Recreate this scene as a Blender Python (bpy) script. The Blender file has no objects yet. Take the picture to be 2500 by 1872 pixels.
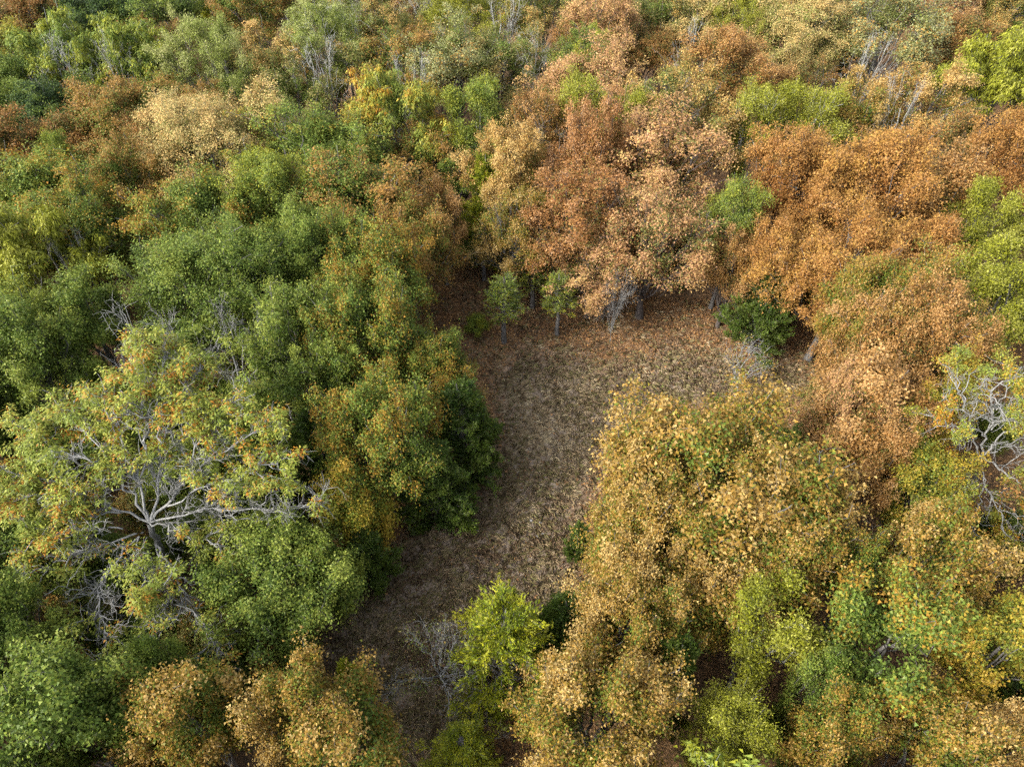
import bpy, math
import numpy as np

# ------------------------------------------------------------------ camera, sky, sun, exposure
S = bpy.context.scene
COL = S.collection
CAM_H, PITCH, F = 36.0, math.radians(46), 1720.0          # metres, below horizontal, focal length in px of a 2500 px wide frame
cd = bpy.data.cameras.new('camera'); cam = bpy.data.objects.new('camera', cd); COL.objects.link(cam)
cam.location = (0, 0, CAM_H); cam.rotation_euler = (math.pi/2 - PITCH, 0, 0)
cd.sensor_width = 36; cd.lens = 36*F/2500; cd.clip_end = 5000; cd.clip_start = 0.5
S.camera = cam
SUN_EL, SUN_AZ = math.radians(38), math.radians(-118)       # azimuth from +Y towards +X: the sun stands left and a little behind the camera
w = bpy.data.worlds.new('World'); S.world = w; w.use_nodes = True
nt = w.node_tree; nt.nodes.clear()
sk = nt.nodes.new('ShaderNodeTexSky'); sk.sky_type = 'NISHITA'; sk.sun_disc = False
sk.sun_elevation = SUN_EL; sk.sun_rotation = SUN_AZ; sk.dust_density = 4.0; sk.air_density = 1.0; sk.ozone_density = 0.6
bg = nt.nodes.new('ShaderNodeBackground'); bg.inputs[1].default_value = 0.15
wo = nt.nodes.new('ShaderNodeOutputWorld')
veil = nt.nodes.new('ShaderNodeHueSaturation'); veil.inputs['Saturation'].default_value = 0.42      # thin high cloud takes the blue out of the sky
nt.links.new(sk.outputs[0], veil.inputs['Color']); nt.links.new(veil.outputs[0], bg.inputs[0]); nt.links.new(bg.outputs[0], wo.inputs[0])
sd = bpy.data.lights.new('sun', 'SUN'); sun = bpy.data.objects.new('sun', sd); COL.objects.link(sun)
sd.energy = 1.2; sd.angle = math.radians(14.0); sd.color = (1.0, 0.93, 0.80)
sun.rotation_euler = (math.pi/2 - SUN_EL, 0, -SUN_AZ + math.pi)
sun.location = (-60, -40, 90)
S.view_settings.view_transform = 'Standard'; S.view_settings.look = 'None'
S.view_settings.exposure = 1.66; S.view_settings.gamma = 1
S.cycles.use_denoising = False; S.cycles.max_bounces = 6; S.cycles.transparent_max_bounces = 4; S.cycles.transmission_bounces = 4
S.cycles.diffuse_bounces = 4; S.cycles.glossy_bounces = 2

CP, SP = math.cos(math.pi/2-PITCH), math.sin(math.pi/2-PITCH)
def at(px, py, z=0.0):
    """the point at height z that stands at that place of the photograph"""
    x, y = (px-1250)/F, -(py-936)/F
    d = np.array([x, y*CP + SP, y*SP - CP])
    t = (z-CAM_H)/d[2]
    return np.array([0, 0, CAM_H]) + d*t
def depth(p):
    return p[1]*math.cos(PITCH) + (CAM_H-p[2])*math.sin(PITCH)
def proj(p):
    d = depth(p)
    v = p[1]*math.sin(PITCH) - (CAM_H-p[2])*math.cos(PITCH)
    return 1250 + F*p[0]/d, 936 - F*v/d

# ------------------------------------------------------------------ materials
def new_mat(name):
    m = bpy.data.materials.new(name); m.use_nodes = True
    m.node_tree.nodes.clear(); return m, m.node_tree
def leaf_mat(name, cols, rough=0.5, trans=0.3, back=0.2, jitter=0.28):
    m, t = new_mat(name); N, L = t.nodes.new, t.links.new
    a = N('ShaderNodeAttribute'); a.attribute_name = 'tone'
    b = N('ShaderNodeAttribute'); b.attribute_name = 'shade_rand'
    oi = N('ShaderNodeObjectInfo')
    r = N('ShaderNodeValToRGB'); e = r.color_ramp.elements
    n = len(cols); tot = sum(c[1] for c in cols); acc = 0
    pos = []
    for c, wt in cols:
        pos.append((acc + wt/2)/tot); acc += wt
    while len(e) < n: e.new(0.5)
    for i in range(n):
        e[i].position = pos[i]; e[i].color = (*cols[i][0], 1)
    off = N('ShaderNodeMath'); off.operation = 'MULTIPLY_ADD'; off.inputs[1].default_value = 0.16; off.inputs[2].default_value = -0.08
    L(oi.outputs['Random'], off.inputs[0])
    ad = N('ShaderNodeMath'); ad.operation = 'ADD'; L(a.outputs['Fac'], ad.inputs[0]); L(off.outputs[0], ad.inputs[1])
    L(ad.outputs[0], r.inputs[0])
    hs = N('ShaderNodeHueSaturation')
    v = N('ShaderNodeMapRange'); v.inputs[3].default_value = 1-jitter; v.inputs[4].default_value = 1+jitter
    L(b.outputs['Fac'], v.inputs[0]); L(v.outputs[0], hs.inputs['Value'])
    L(r.outputs[0], hs.inputs['Color'])
    g = N('ShaderNodeNewGeometry')
    pale = N('ShaderNodeMix'); pale.data_type = 'RGBA'
    mu = N('ShaderNodeMath'); mu.operation = 'MULTIPLY'; mu.inputs[1].default_value = back
    L(g.outputs['Backfacing'], mu.inputs[0]); L(mu.outputs[0], pale.inputs[0])
    L(hs.outputs[0], pale.inputs[6]); pale.inputs[7].default_value = (0.36, 0.33, 0.18, 1)
    p = N('ShaderNodeBsdfPrincipled'); p.inputs['Roughness'].default_value = rough
    p.inputs['Specular IOR Level'].default_value = 0.22
    L(pale.outputs[2], p.inputs['Base Color'])
    tr = N('ShaderNodeBsdfTranslucent'); L(hs.outputs[0], tr.inputs[0])
    mx = N('ShaderNodeMixShader'); mx.inputs[0].default_value = trans
    L(p.outputs[0], mx.inputs[1]); L(tr.outputs[0], mx.inputs[2])
    o = N('ShaderNodeOutputMaterial'); L(mx.outputs[0], o.inputs[0])
    return m
G_DK, G, G_MD, G_YL = (0.055,0.092,0.014), (0.110,0.170,0.026), (0.165,0.22,0.034), (0.23,0.265,0.042)
LIME, YEL, OLV = (0.285,0.295,0.020), (0.40,0.31,0.03), (0.20,0.18,0.045)
ORG, TAN, CRM = (0.38,0.165,0.018), (0.41,0.235,0.05), (0.54,0.36,0.13)
RUST, COP, PINK = (0.23,0.095,0.022), (0.34,0.17,0.048), (0.44,0.255,0.12)
SAGE = (0.25,0.27,0.10)
PAL = {
 'green':   [(G_DK,2),(G,4),(G_MD,3.4),(G_YL,1.2)],
 'greenor': [(G_DK,1.5),(G,3),(G_MD,2.5),(G_YL,1.4),((.28,.21,.025),1.2),((.31,.17,.025),.8)],
 'dark':    [((.025,.05,.018),3),((.045,.085,.025),4),(G,2),(G_MD,.8)],
 'ltgreen': [(G,2),(G_MD,3),(G_YL,3),(LIME,1.5)],
 'sage':    [(G,1.5),(OLV,1.5),(SAGE,4),((.33,.35,.17),2),(TAN,.8)],
 'lime':    [((.15,.17,.018),1.8),((.23,.245,.018),3),(LIME,2.5),((.34,.34,.06),1.4)],
 'ltsage':  [(G_MD,1.6),((.22,.27,.05),3),((.30,.34,.09),3),((.38,.38,.15),1)],
 'yellow':  [(G_MD,1.5),(G_YL,2.5),((.32,.32,.05),3),(YEL,2),(ORG,.5)],
 'gold':    [(G_MD,1.8),((.23,.23,.03),2.4),((.34,.28,.03),3),((.38,.25,.035),1.5)],
 'hero':    [(G_MD,2),(G_YL,4),((.30,.33,.05),3),((.33,.29,.05),1),(ORG,.5)],
 'tangreen':[(G,2.6),((.15,.165,.02),2.2),((.22,.17,.022),1.8),((.29,.165,.028),3),((.35,.212,.048),2.8),((.43,.305,.11),.9)],
 'tanolive':[(G,1.6),(OLV,2.4),((.31,.29,.09),2.5),(TAN,2),(CRM,1.2)],
 'olive':   [(G,2),(G_MD,1.5),(OLV,3),((.33,.31,.12),2),(TAN,.7)],
 'orggreen':[(G,2),(G_MD,2),(OLV,1.8),((.33,.17,.03),2.6),((.34,.20,.06),1.2)],
 'orange':  [(RUST,1.2),(COP,1.8),((.31,.155,.036),3.5),((.38,.205,.065),3),(TAN,1.6)],
 'copper':  [((.13,.14,.03),2.2),(RUST,1),((.32,.17,.045),3.5),((.40,.225,.075),3),((.46,.28,.11),1)],
 'rust':    [((.10,.12,.03),2.4),(OLV,1.8),((.22,.12,.03),1.6),((.30,.155,.05),2.6),(COP,1.6)],
 'pink':    [((.17,.19,.05),1.5),(OLV,.9),(COP,1.5),((.45,.25,.13),3),(PINK,3),(CRM,1.2)],
 'tan':     [(G_MD,.8),(OLV,1.3),(COP,1.2),(TAN,3),((.45,.33,.12),3),(CRM,1)],
 'cream':   [(G_MD,1.6),(OLV,1.2),((.40,.36,.13),2.5),((.52,.40,.16),3),(CRM,1.5)],
 'cedar':   [((.035,.07,.012),2),((.065,.115,.014),3),((.11,.16,.02),2)],
 'cedlime': [((.13,.18,.012),2),((.24,.28,.015),3),((.36,.36,.02),3)],
 'ygor':    [(G,1.5),(G_MD,2.5),(G_YL,2.5),((.30,.23,.03),1),(ORG,.5)],
 'russet':  [(OLV,.8),(RUST,1.2),((.29,.135,.05),3),(COP,2.4),(PINK,.8)],
}
MAT = {k: leaf_mat('leaves_'+k, v) for k, v in PAL.items()}

def bark_mat(name, c1, c2):
    m, t = new_mat(name); N, L = t.nodes.new, t.links.new
    tc = N('ShaderNodeTexCoord'); mp = N('ShaderNodeMapping'); mp.inputs['Scale'].default_value = (9, 9, 2.2)
    L(tc.outputs['Object'], mp.inputs[0])
    n = N('ShaderNodeTexNoise'); n.inputs['Scale'].default_value = 1.6; n.inputs['Detail'].default_value = 7
    L(mp.outputs[0], n.inputs[0])
    r = N('ShaderNodeValToRGB'); r.color_ramp.elements[0].position = .35; r.color_ramp.elements[1].position = .65
    r.color_ramp.elements[0].color = (*c1, 1); r.color_ramp.elements[1].color = (*c2, 1)
    L(n.outputs[0], r.inputs[0])
    p = N('ShaderNodeBsdfPrincipled'); p.inputs['Roughness'].default_value = .85
    L(r.outputs[0], p.inputs['Base Color'])
    bu = N('ShaderNodeBump'); bu.inputs['Strength'].default_value = .6; bu.inputs['Distance'].default_value = .03
    L(n.outputs[0], bu.inputs['Height']); L(bu.outputs[0], p.inputs['Normal'])
    o = N('ShaderNodeOutputMaterial'); L(p.outputs[0], o.inputs[0]); return m
BARK = {'grey': bark_mat('bark_grey', (.07,.065,.06), (.20,.19,.18)),
        'pale': bark_mat('bark_pale', (.14,.14,.135), (.32,.32,.31)),
        'white': bark_mat('bark_white', (.20,.20,.185), (.40,.40,.375)),
        'dark': bark_mat('bark_dark', (.05,.04,.035), (.13,.11,.10))}

# ------------------------------------------------------------------ mesh helpers
def mesh(name, v, f, mat=None, attrs=None, smooth=False):
    """v (n,3); f (m,k) all faces with k corners"""
    me = bpy.data.meshes.new(name)
    v = np.asarray(v, np.float32); f = np.asarray(f, np.int32)
    me.vertices.add(len(v)); me.vertices.foreach_set('co', v.ravel())
    k = f.shape[1]
    me.loops.add(f.size); me.loops.foreach_set('vertex_index', f.ravel())
    me.polygons.add(len(f)); me.polygons.foreach_set('loop_start', np.arange(0, f.size, k, dtype=np.int32))
    me.polygons.foreach_set('loop_total', np.full(len(f), k, np.int32))
    if smooth: me.polygons.foreach_set('use_smooth', np.ones(len(f), bool))
    for an, av in (attrs or {}).items():
        a = me.attributes.new(an, 'FLOAT', 'FACE'); a.data.foreach_set('value', np.asarray(av, np.float32))
    if mat: me.materials.append(mat)
    me.update(); return me
def nrm(a): return a/np.maximum(np.linalg.norm(a, axis=-1, keepdims=True), 1e-9)
def tubes(P, R, sides):
    n, k, _ = P.shape
    T = np.empty_like(P); T[:, 1:-1] = P[:, 2:]-P[:, :-2]; T[:, 0] = P[:, 1]-P[:, 0]; T[:, -1] = P[:, -1]-P[:, -2]
    T = nrm(T); ref = np.zeros_like(T); ref[..., 0] = 1
    al = np.abs(T[..., 0]) > .8; ref[al] = (0, 1, 0)
    A = nrm(np.cross(T, ref)); B = np.cross(T, A)
    th = np.arange(sides)*2*np.pi/sides
    V = P[:, :, None, :] + R[:, :, None, None]*(np.cos(th)[None, None, :, None]*A[:, :, None, :] + np.sin(th)[None, None, :, None]*B[:, :, None, :])
    idx = np.arange(n*k*sides).reshape(n, k, sides)
    a = idx[:, :-1, :]; b = np.roll(idx, -1, 2)[:, :-1, :]; c = np.roll(idx, -1, 2)[:, 1:, :]; d = idx[:, 1:, :]
    return V.reshape(-1, 3), np.stack([a, b, c, d], -1).reshape(-1, 4)
def join(parts):
    vs, fs, o = [], [], 0
    for v, f in parts:
        vs.append(v); fs.append(f+o); o += len(v)
    return np.concatenate(vs), np.concatenate(fs)
def curve(A, D, B, k, rng, wob):
    """k points per branch from A, leaving along D, ending at B"""
    L = np.linalg.norm(B-A, axis=-1, keepdims=True)
    C = A + nrm(D)*L*.45
    t = np.linspace(0, 1, k)[None, :, None]
    P = (1-t)**2*A[:, None] + 2*t*(1-t)*C[:, None] + t*t*B[:, None]
    w_ = rng.normal(0, 1, P.shape)*wob*L[:, None]
    w_[:, 0] = 0; w_[:, -1] = 0
    return P + w_
def on_curve(P, i, t):
    k = P.shape[1]; u = t*(k-1); j = np.minimum(u.astype(int), k-2); fr = (u-j)[:, None]
    a, b = P[i, j], P[i, j+1]
    return a*(1-fr)+b*fr, nrm(b-a), u/(k-1)
def radii(r0, r1, k): 
    t = np.linspace(0, 1, k)[None]
    return np.asarray(r0)[:, None]*(1-t)+np.asarray(r1)[:, None]*t
def leaves(pos, axis, nor, L, W, curl, rng):
    a = nrm(axis); b = nrm(np.cross(nor, a)); n = np.cross(a, b)
    L = L[:, None]; W = W[:, None]
    k = rng.uniform(-.45, .45, (len(pos), 1))
    p0 = pos - a*L*.42 + b*W*.62; p1 = pos - a*L*rng.uniform(.1, .45, (len(pos), 1)) - b*W*.62; p2 = pos + a*L*.6 + b*W*k - n*L*curl
    V = np.stack([p0, p1, p2], 1).reshape(-1, 3)
    return V, np.arange(len(V)).reshape(-1, 3)
def unit(rng, n): return nrm(rng.normal(0, 1, (n, 3)))

# ------------------------------------------------------------------ ground, dead leaves and dry grass
def ground_z(x, y):
    return .10*np.sin(x*.23+1)*np.cos(y*.19)+.05*np.sin(x*.7+y*.5)
def ground_mat():
    m, t = new_mat('forest_floor'); N, L = t.nodes.new, t.links.new
    tc = N('ShaderNodeTexCoord')
    v = N('ShaderNodeTexVoronoi'); v.inputs['Scale'].default_value = 9; L(tc.outputs['Object'], v.inputs['Vector'])
    sp = N('ShaderNodeSeparateColor'); L(v.outputs['Color'], sp.inputs[0])
    lit = N('ShaderNodeValToRGB'); e = lit.color_ramp.elements
    for _ in range(3): e.new(.5)
    for i, (p, c) in enumerate([(0, (.06,.04,.022)), (.3, (.13,.075,.035)), (.6, (.20,.11,.048)), (.85, (.28,.155,.065)), (1, (.36,.22,.11))]):
        e[i].position = p; e[i].color = (*c, 1)
    L(sp.outputs[0], lit.inputs[0])
    n1 = N('ShaderNodeTexNoise'); n1.inputs['Scale'].default_value = 5; n1.inputs['Detail'].default_value = 9; n1.inputs['Roughness'].default_value = .72
    L(tc.outputs['Object'], n1.inputs[0])
    gr = N('ShaderNodeValToRGB'); e = gr.color_ramp.elements; e.new(.5)
    for i, (p, c) in enumerate([(.32, (.125,.095,.072)), (.5, (.205,.16,.12)), (.68, (.31,.25,.175))]):
        e[i].position = p; e[i].color = (*c, 1)
    L(n1.outputs[0], gr.inputs[0])
    n2 = N('ShaderNodeTexNoise'); n2.inputs['Scale'].default_value = .35; n2.inputs['Detail'].default_value = 4; L(tc.outputs['Object'], n2.inputs[0])
    at_ = N('ShaderNodeAttribute'); at_.attribute_name = 'meadow'
    mm = N('ShaderNodeMath'); mm.operation = 'MULTIPLY_ADD'; mm.inputs[1].default_value = .9; mm.inputs[2].default_value = -.45
    L(n2.outputs[0], mm.inputs[0])
    ad = N('ShaderNodeMath'); ad.operation = 'ADD'; ad.use_clamp = True; L(at_.outputs['Fac'], ad.inputs[0]); L(mm.outputs[0], ad.inputs[1])
    mx = N('ShaderNodeMix'); mx.data_type = 'RGBA'; L(ad.outputs[0], mx.inputs[0]); L(lit.outputs[0], mx.inputs[6]); L(gr.outputs[0], mx.inputs[7])
    n3 = N('ShaderNodeTexNoise'); n3.inputs['Scale'].default_value = .8; n3.inputs['Detail'].default_value = 6; L(tc.outputs['Object'], n3.inputs[0])
    sc = N('ShaderNodeMapRange'); sc.inputs[1].default_value = .3; sc.inputs[2].default_value = .7; sc.inputs[3].default_value = .85; sc.inputs[4].default_value = 1.15
    L(n3.outputs[0], sc.inputs[0])
    hs = N('ShaderNodeHueSaturation'); L(mx.outputs[2], hs.inputs['Color']); L(sc.outputs[0], hs.inputs['Value'])
    p = N('ShaderNodeBsdfPrincipled'); p.inputs['Roughness'].default_value = .95; L(hs.outputs[0], p.inputs['Base Color'])
    b = N('ShaderNodeBump'); b.inputs['Strength'].default_value = .8; b.inputs['Distance'].default_value = .06
    L(n1.outputs[0], b.inputs['Height']); L(b.outputs[0], p.inputs['Normal'])
    o = N('ShaderNodeOutputMaterial'); L(p.outputs[0], o.inputs[0]); return m
CLEAR = [(1150, 640), (1100, 760), (1110, 850), (1190, 900), (1225, 1000), (1210, 1120), (1150, 1210), (1010, 1300), (900, 1400), (790, 1500), (760, 1600), (860, 1740), (960, 1880),
         (1120, 1880), (1300, 1560), (1400, 1480), (1410, 1250), (1480, 1090), (1580, 985), (1780, 985), (1960, 960), (1975, 850), (1830, 790), (1600, 775), (1420, 760), (1300, 660)]
CW = np.array([at(x, y, 0)[:2] for x, y in CLEAR])
def inside(x, y):
    c = np.zeros(x.shape, bool); n = len(CW)
    for i in range(n):
        (x1, y1), (x2, y2) = CW[i], CW[(i+1) % n]
        k = (y1 > y) != (y2 > y)
        c ^= k & (x < (x2-x1)*(y-y1)/(y2-y1+1e-12)+x1)
    return c
def edge_dist(x, y):
    d = np.full(x.shape, 1e9); n = len(CW)
    for i in range(n):
        a, b = CW[i], CW[(i+1) % n]; ab = b-a
        t = np.clip(((x-a[0])*ab[0]+(y-a[1])*ab[1])/(ab@ab), 0, 1)
        d = np.minimum(d, np.hypot(x-a[0]-ab[0]*t, y-a[1]-ab[1]*t))
    return d
def meadow(x, y):
    d = edge_dist(x, y); s = np.where(inside(x, y), d, -d)
    m = np.clip((s+.9)/2.2, 0, 1)
    top = np.clip((38.6+.9*np.sin(x*.6)+.5*np.sin(x*1.7) - y)/4.0, 0, 1)      # the upper end is covered with fallen leaves
    return m*(.12+.88*top)
def grid(xs, ys):
    X, Y = np.meshgrid(xs, ys); nx, ny = len(xs), len(ys)
    i = np.arange(nx*ny).reshape(ny, nx)
    f = np.stack([i[:-1, :-1], i[:-1, 1:], i[1:, 1:], i[1:, :-1]], -1).reshape(-1, 4)
    return X.ravel(), Y.ravel(), f
gx = np.concatenate([[-3000, -900, -300], np.linspace(-110, -32, 14), np.linspace(-30, 30, 151), np.linspace(32, 110, 14), [300, 900, 3000]])
gy = np.concatenate([[-3000, -900, -200, -60], np.linspace(-30, 4, 9), np.linspace(5, 60, 139), np.linspace(63, 180, 20), [400, 1000, 3000]])
X, Y, Fg = grid(gx, gy)
Z = ground_z(X, Y)*np.clip(2-np.maximum(abs(X), abs(Y-40))/120, 0, 1)
me = mesh('ground', np.stack([X, Y, Z], 1), Fg, ground_mat(), smooth=True)
a = me.attributes.new('meadow', 'FLOAT', 'POINT'); a.data.foreach_set('value', meadow(X, Y).astype(np.float32))
g = bpy.data.objects.new('ground', me); COL.objects.link(g); g['kind'] = 'structure'

rng = np.random.default_rng(5)
def scatter(n, keep):
    x = rng.uniform(CW[:, 0].min()-3, CW[:, 0].max()+3, n); y = rng.uniform(CW[:, 1].min()-3, CW[:, 1].max()+3, n)
    k = rng.random(n) < keep(x, y); return x[k], y[k]
near = lambda x, y: inside(x, y) | (edge_dist(x, y) < 2.5)
MAT['litter'] = leaf_mat('fallen_leaves', [((.10,.055,.03),1.6),((.20,.10,.045),3),((.27,.14,.055),3),((.35,.185,.065),2),((.42,.27,.13),1)], trans=.05, back=.1, jitter=.3)
MAT['grass'] = leaf_mat('dry_grass', [((.17,.115,.07),2.0),((.17,.165,.06),1.5),((.28,.205,.125),3.6),((.38,.30,.18),2.8),((.49,.41,.26),1.2)], trans=.15, back=0, jitter=.3)
# fallen leaves: thick under the trees and at the upper end, thin in the grass
x, y = scatter(190000, lambda x, y: near(x, y)*(.05+.95*(1-meadow(x, y))**2.2))
n = len(x); z = ground_z(x, y)+rng.uniform(.01, .09, n)
nor = nrm(rng.normal(0, .45, (n, 3))+[0, 0, 1]); ax = nrm(np.cross(nor, unit(rng, n)))
LL = rng.uniform(.10, .20, n); V, Fc = leaves(np.stack([x, y, z], 1), ax, nor, LL, LL*.62, .2, rng)
o = bpy.data.objects.new('fallen_leaves', mesh('fallen_leaves', V, Fc, MAT['litter'], {'tone': rng.random(n), 'shade_rand': rng.random(n)})); COL.objects.link(o)
o['kind'] = 'stuff'; o['label'] = 'brown fallen leaves covering the upper end and edges of the clearing'; o['category'] = 'fallen leaves'
# dry grass: clumps of bent blades
nc = 19000
x, y = scatter(int(nc*2.4), lambda x, y: near(x, y)*(.12+.88*meadow(x, y)))
pal_c = .5+.25*np.sin(x*1.1+y*.6)+.25*np.sin(y*1.3-x*.4+2)
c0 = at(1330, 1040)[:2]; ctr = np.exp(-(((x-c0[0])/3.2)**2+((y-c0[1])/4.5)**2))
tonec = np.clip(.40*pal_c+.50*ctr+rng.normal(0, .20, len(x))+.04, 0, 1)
nb = 9; m = len(x)*nb; ci = np.repeat(np.arange(len(x)), nb)
sz = rng.uniform(.6, 1.5, len(x))[ci]
bx = x[ci]+rng.normal(0, .09, m); by = y[ci]+rng.normal(0, .09, m); bz = ground_z(bx, by)-.01
th = rng.uniform(0, 2*np.pi, m); ln = rng.uniform(.16, .44, m)*sz; up = rng.uniform(.25, 1.1, m)
d = np.stack([np.cos(th), np.sin(th), up], 1); d = nrm(d); s = np.stack([-np.sin(th), np.cos(th), 0*th], 1)*rng.uniform(.012, .028, m)[:, None]
b0 = np.stack([bx, by, bz], 1); mid = b0+d*ln[:, None]*.55; tip = mid+nrm(d*[1, 1, -.15])*ln[:, None]*.5
V = np.stack([b0-s, b0+s*.7, mid+s, tip], 1).reshape(-1, 3)
Fc = np.arange(len(V)).reshape(-1, 4)
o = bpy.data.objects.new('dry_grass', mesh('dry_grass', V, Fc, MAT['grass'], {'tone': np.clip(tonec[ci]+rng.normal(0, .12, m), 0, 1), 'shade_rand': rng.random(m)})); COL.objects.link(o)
o['kind'] = 'stuff'; o['label'] = 'dry tan and grey grass covering the floor of the clearing'; o['category'] = 'grass'
# a few pale stones in the grass
sm, t = new_mat('pale_stone'); N, L = t.nodes.new, t.links.new
p = N('ShaderNodeBsdfPrincipled'); p.inputs['Roughness'].default_value = .9; nn = N('ShaderNodeTexNoise'); nn.inputs['Scale'].default_value = 14; nn.inputs['Detail'].default_value = 6
rr = N('ShaderNodeValToRGB'); rr.color_ramp.elements[0].color = (.22,.21,.20,1); rr.color_ramp.elements[1].color = (.34,.33,.31,1); L(nn.outputs[0], rr.inputs[0]); L(rr.outputs[0], p.inputs['Base Color'])
oo = N('ShaderNodeOutputMaterial'); L(p.outputs[0], oo.inputs[0])
import bmesh
for i, (px, py, r, lab) in enumerate([(1320, 1275, .10, 'pale stone, upper of three in the dry grass left of the golden oak'), (1326, 1301, .11, 'pale stone, lower of three in the dry grass left of the golden oak'),
                                      (1297, 1270, .10, 'darker grey stone just left of the upper pale stone'), (1312, 1307, .08, 'small pale stone beside the lower pale stone')]):
    bm = bmesh.new(); bmesh.ops.create_icosphere(bm, subdivisions=2, radius=r)
    rg = np.random.default_rng(i)
    ph = rg.uniform(0, 6, 6)
    for vtx in bm.verts:
        c = vtx.co/r; k = 1+.16*math.sin(c.x*3+ph[0])+.14*math.sin(c.y*4+ph[1])+.1*math.sin(c.z*5+c.x*3+ph[2])
        vtx.co = vtx.co*k; vtx.co.z *= .55
    me = bpy.data.meshes.new('stone'); bm.to_mesh(me); bm.free(); me.materials.append(sm)
    o = bpy.data.objects.new('stone', me); COL.objects.link(o); c = at(px, py, .05); o.location = (c[0], c[1], float(ground_z(c[0], c[1]))+.05); o.rotation_euler[2] = i*1.3
    o['label'] = lab; o['category'] = 'stone'

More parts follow.
